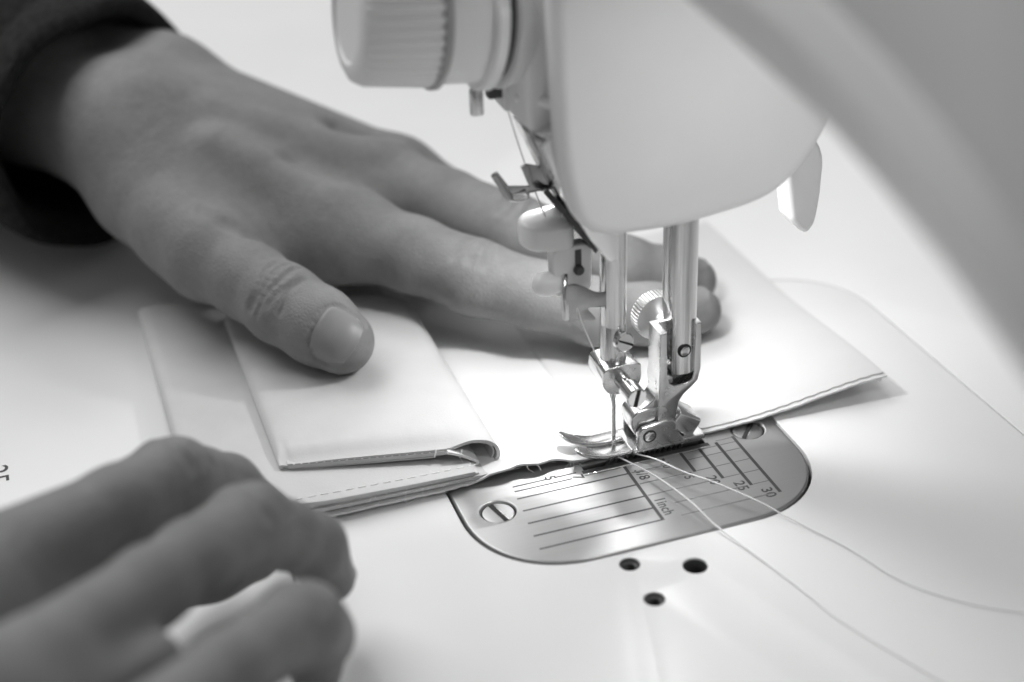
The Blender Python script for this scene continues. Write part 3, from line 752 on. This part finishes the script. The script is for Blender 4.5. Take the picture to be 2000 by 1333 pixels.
def nail(name, fn, centre, normal, along, length, width, parent, lift=.22):
    nrm = Vector(normal).normalized(); al = Vector(along); al = (al - nrm*al.dot(nrm)).normalized(); sd = nrm.cross(al)
    nu, nv = 16, 18; pts = []
    for j in range(nv+1):
        for i in range(nu+1):
            u = -1 + 2*i/nu; v = -1 + 2*j/nv
            ru = u*math.sqrt(1-.42*v*v*(1 if v > 0 else .8)); rv = v*math.sqrt(1-.30*u*u)
            pts.append(Vector(centre) + sd*(ru*width/2) + al*(rv*length/2) + nrm*14)
    P = np.array([tuple(p) for p in pts], np.float32); d = -np.array(nrm, np.float32)
    for _ in range(60): P = P + d*np.clip(fn(P), -1, 4)[:, None]*.8
    verts = []; W = nu+1
    for j in range(nv+1):
        for i in range(nu+1):
            u = -1 + 2*i/nu; v = -1 + 2*j/nv
            e = max(abs(u), abs(v)); verts.append(Vector(P[j*W+i].tolist()) + nrm*(lift + (.25 if v > .9 else 0) if e < .95 else lift*.3 + (.3 if v > .9 else 0)))
    top_ = len(verts)
    verts += [p - nrm*.6 for p in verts]
    faces = []
    for j in range(nv):
        for i in range(nu):
            faces.append((j*W+i, j*W+i+1, (j+1)*W+i+1, (j+1)*W+i)); faces.append((top_+j*W+i, top_+(j+1)*W+i, top_+(j+1)*W+i+1, top_+j*W+i+1))
    for i in range(nu):
        for j in (0, nv): faces.append((j*W+i, j*W+i+1, top_+j*W+i+1, top_+j*W+i))
    for j in range(nv):
        for i in (0, nu): faces.append((j*W+i, (j+1)*W+i, top_+(j+1)*W+i, top_+j*W+i))
    return from_data(name, verts, faces, 'nail', parent, 60)

lh = Hand(
    palm=[((-92, 148, 43), 16.5, (-43, 92, 27), 12.5), ((-88, 158, 45), 17, (-27, 116, 30), 12), ((-83, 168, 44), 17, (-18, 130, 25), 11), ((-78, 178, 42), 15, (-13, 143, 19), 9.5),
          ((-93, 130, 33.5), 15.5, (-81, 94, 27.5), 11.5), ((-88, 130, 34), 14, (-58, 100, 22), 9), ((-80, 104, 23), 8, (-56, 96, 20), 8),
          ((-94, 146, 42), 18, (-120, 192, 46), 20), ((-80, 182, 43), 18.5, (-106, 228, 47), 21), ((-120, 192, 46), 20, (-150, 255, 50), 26), ((-106, 228, 47), 21, (-136, 290, 50), 26)],
    fingers=[[((-43, 92, 27), 12), ((-28, 75.5, 25), 10.2), ((-15.1, 61.5, 22.2), 10.1), ((0, 51, 18.6), 8.9), ((12.8, 43, 15), 8.7), ((28, 41.5, 12), 8.1), ((41.5, 41.5, 10), 6.6)],
             [((-27, 116, 30), 11.5), ((-12, 95.5, 28.5), 10), ((1.7, 77, 26), 10), ((15, 68, 21.6), 8.9), ((27.7, 61, 17), 8.6), ((40, 59, 12.6), 8), ((48, 58, 10), 6.6)],
             [((-18, 130, 25), 10.5), ((6, 106, 14), 9), ((22, 92, 9.5), 8.2), ((32, 84, 8.6), 7)],
             [((-13, 143, 19), 9.5), ((0, 128, 12), 8), ((10, 116, 8.5), 7.4), ((16, 108, 8), 6.5)]],
    thumb=[((-87, 108, 30), 12.5), ((-81, 92, 27.6), 12.0), ((-73, 76.5, 25.2), 10.2), ((-67, 63, 24), 10.3), ((-60, 53.5, 20.8), 9.9), ((-55.8, 47.6, 18.6), 8.6)],
    bumps=[((-72, 120, 47.0), (-46, 95, 35.0), 4., 7.), ((-70, 137, 49.5), (-31, 116, 37.0), 4., 7.), ((-43, 92, 35), (-42, 91, 35), 5., 5.), ((-28, 115, 37.5), (-26.5, 114, 37.5), 5., 5.)],
    grooves=[((-81, 92, 43.2), (-75.5, 86, 40.2), 1.7, 3.), ((-75.5, 86, 40.2), (-69.5, 83.5, 36.8), 2.0, 3.), ((-69.5, 83.5, 36.8), (-62.5, 82, 32), 2.2, 3.), ((-50, 108, 47), (-40, 100, 43.5), 3., 7.), ((-34, 127, 45.5), (-24, 122, 41), 3., 7.)])
V3 = Vector
g_ = []
for t_, sk in ((-.34, .9), (-.12, .3), (.14, -.2), (.42, -1.0), (.58, .6)):
    c_ = V3((-67, 63, 24)) + V3((7, -9.5, -3.2)).normalized()*(t_*10 - 1)
    g_.append(lh.crease(c_, (7, -9.5, -3.2), (-.1, -.62, .75), 50 if abs(t_) < .4 else 32, .42, 1.3, sk*2.2, .12 if abs(t_) < .3 else -.02))
for t_ in (-.3, 0, .32): g_.append(lh.crease(V3((-15.1, 61.5, 22.2)) + V3((14, -12, -3)).normalized()*t_*11, (14, -12, -3), (0, -.1, 1), 34, .5, 1.9, t_*6, -.12))
for t_ in (-.3, 0, .32): g_.append(lh.crease(V3((1.7, 77, 26)) + V3((14, -12, -4)).normalized()*t_*11, (14, -12, -4), (0, -.1, 1), 34, .5, 1.9, t_*6, -.12))
TN = ((-57.4, 47.2, 19.2), (-.02, -.70, .70), (.75, -.45, -.45), 11.5, 13.6)
g_.append(nail_ring(lh, *TN))
lh.folds = g_
lo_o = hand_object('hand', lh, (-160, 28, -2), (62, 300, 82), .62, 'skin')
tag(lo_o, 'left hand pressed flat on the white fabric, thumb resting on the folded pouch', 'hand')
tn = nail('thumbnail', lh, *TN, lo_o)
nail('fingernail', lh, (38, 41.5, 12), (.15, -.05, 1), (1, 0, -.1), 11, 10.5, lo_o); nail('fingernail', lh, (45, 58.5, 12), (.3, 0, 1), (1, 0, -.3), 11, 10.5, lo_o)
rh = Hand(
    palm=[((-178, -110, 58), 20, (-141, -55, 43), 10), ((-182, -126, 60), 20, (-138, -94, 51), 9), ((-186, -142, 60), 19, (-132, -119, 50), 8), ((-186, -156, 56), 17, (-122, -128, 44), 8.5),
          ((-178, -115, 56), 22, (-230, -165, 62), 26), ((-184, -145, 56), 21, (-236, -190, 62), 26), ((-170, -100, 46), 16, (-146, -64, 34), 12), ((-140, -104, 49), 8, (-117.5, -89.5, 45), 4.6)],
    fingers=[[((-139, -53, 44), 9.8), ((-118.4, -38.8, 41.8), 7.5), ((-106.7, -26.2, 37), 8.3), ((-101, -21, 31), 7.0), ((-95.4, -15.8, 25), 6.8), ((-86.4, -12.2, 12.5), 5.4)],
             [((-133, -91, 51.5), 8.2), ((-115.7, -75.2, 48.5), 6.9), ((-107.7, -65.6, 45.2), 6.9), ((-95.4, -51.6, 39.6), 8.0), ((-88.5, -47.8, 33), 6.4), ((-82.7, -44.2, 26), 6.3), ((-79.4, -41, 14.5), 5.0)],
             [((-125.5, -116, 50.5), 7.6), ((-106.6, -97, 45.2), 6.2), ((-91.6, -80.2, 37.6), 7.3), ((-89.2, -75, 31.5), 6.3), ((-87.7, -70.9, 26), 6.2), ((-88.1, -64.5, 12), 5.0)],
             [((-119, -127, 44), 8), ((-99, -103, 32), 6.4), ((-94.5, -93, 22), 5.8), ((-94, -87, 10), 5.0)]],
    thumb=[((-146, -64, 34), 12), ((-118, -34, 20), 9.0), ((-102, -25, 14), 8.4), ((-93, -22, 12.0), 7.0)], kj=3.2, kp=8.)
g_ = []
for ctr, ax_ in (((-106.7, -26.2, 37), (17, 17, -10)), ((-95.4, -51.6, 39.6), (27, 27, -14)), ((-91.6, -80.2, 37.6), (17, 20, -18))):
    for t_ in (-.35, 0, .3): g_.append(rh.crease(V3(ctr) + V3(ax_).normalized()*t_*9, ax_, (0, -.35, 1), 46, .5, 1.4, t_*5, .15))
rh.folds = g_
ro_o = hand_object('hand', rh, (-245, -200, 0), (-68, 2, 92), .7, 'skin')
tag(ro_o, 'blurred right hand in the foreground with bent fingers steadying the pouch', 'hand')
nail('fingernail', rh, (-79, -41.5, 18), (.92, -.2, .3), (.2, .3, -.95), 8.5, 7.5, ro_o)

# sleeve of the left arm
def sleeve():
    A = Vector((-101, 164, 42)); B = Vector((-165, 300, 52)); ax, u, v = frame(B-A)
    prof = []
    verts, faces = [], []; n = 56
    rows = [(6, 33, 0), (2, 36, 0), (0, 38.5, 0), (1, 41, 0), (4, 42, 0), (14, 42.5, 0), (15.5, 41.6, 0), (17, 42.6, 0), (40, 45, 0), (80, 48, 0), (140, 52, 0), (150, 40, 0), (60, 38, 0)]
    for h, r, _ in rows:
        for i in range(n):
            t = 2*math.pi*i/n
            w = 1 + .03*math.sin(3*t + h*.08) + .02*math.sin(7*t - h*.11)
            rv = (u*math.cos(t)*1.05 + v*math.sin(t)*.88)*r*w
            c = A + ax*(h + .34*rv.dot(Vector((.72, .64, .25)))*max(0, 1 - h/70)) + rv
            c.z = max(c.z, 1.2 + .3*math.sin(t*5)); verts.append(c)
    R_ = len(rows)
    for j in range(R_):
        for i in range(n): faces.append((j*n+i, j*n+(i+1) % n, ((j+1) % R_)*n+(i+1) % n, ((j+1) % R_)*n+i))
    return from_data('sleeve', verts, faces, 'sleeve', lo_o, 60)
sleeve()
def sleeve_right():  # unseen right sleeve, added to darken the operator's side
    A = Vector((-214, -158, 61)); B = Vector((-330, -250, 90)); ax, u, v = frame(B-A); n = 40; verts, faces = [], []
    rows = [(6, 30), (0, 34), (1, 37), (5, 38), (40, 41), (150, 50), (152, 40), (40, 34)]
    for h, r in rows:
        for i in range(n):
            t = 2*math.pi*i/n; verts.append(A + ax*h + (u*math.cos(t) + v*math.sin(t)*.9)*r*(1 + .03*math.sin(3*t + h*.1)))
    for j in range(len(rows)):
        for i in range(n): faces.append((j*n+i, j*n+(i+1) % n, ((j+1) % len(rows))*n+(i+1) % n, ((j+1) % len(rows))*n+i))
    return from_data('sleeve', verts, faces, 'sleeve', ro_o, 60)
sleeve_right()
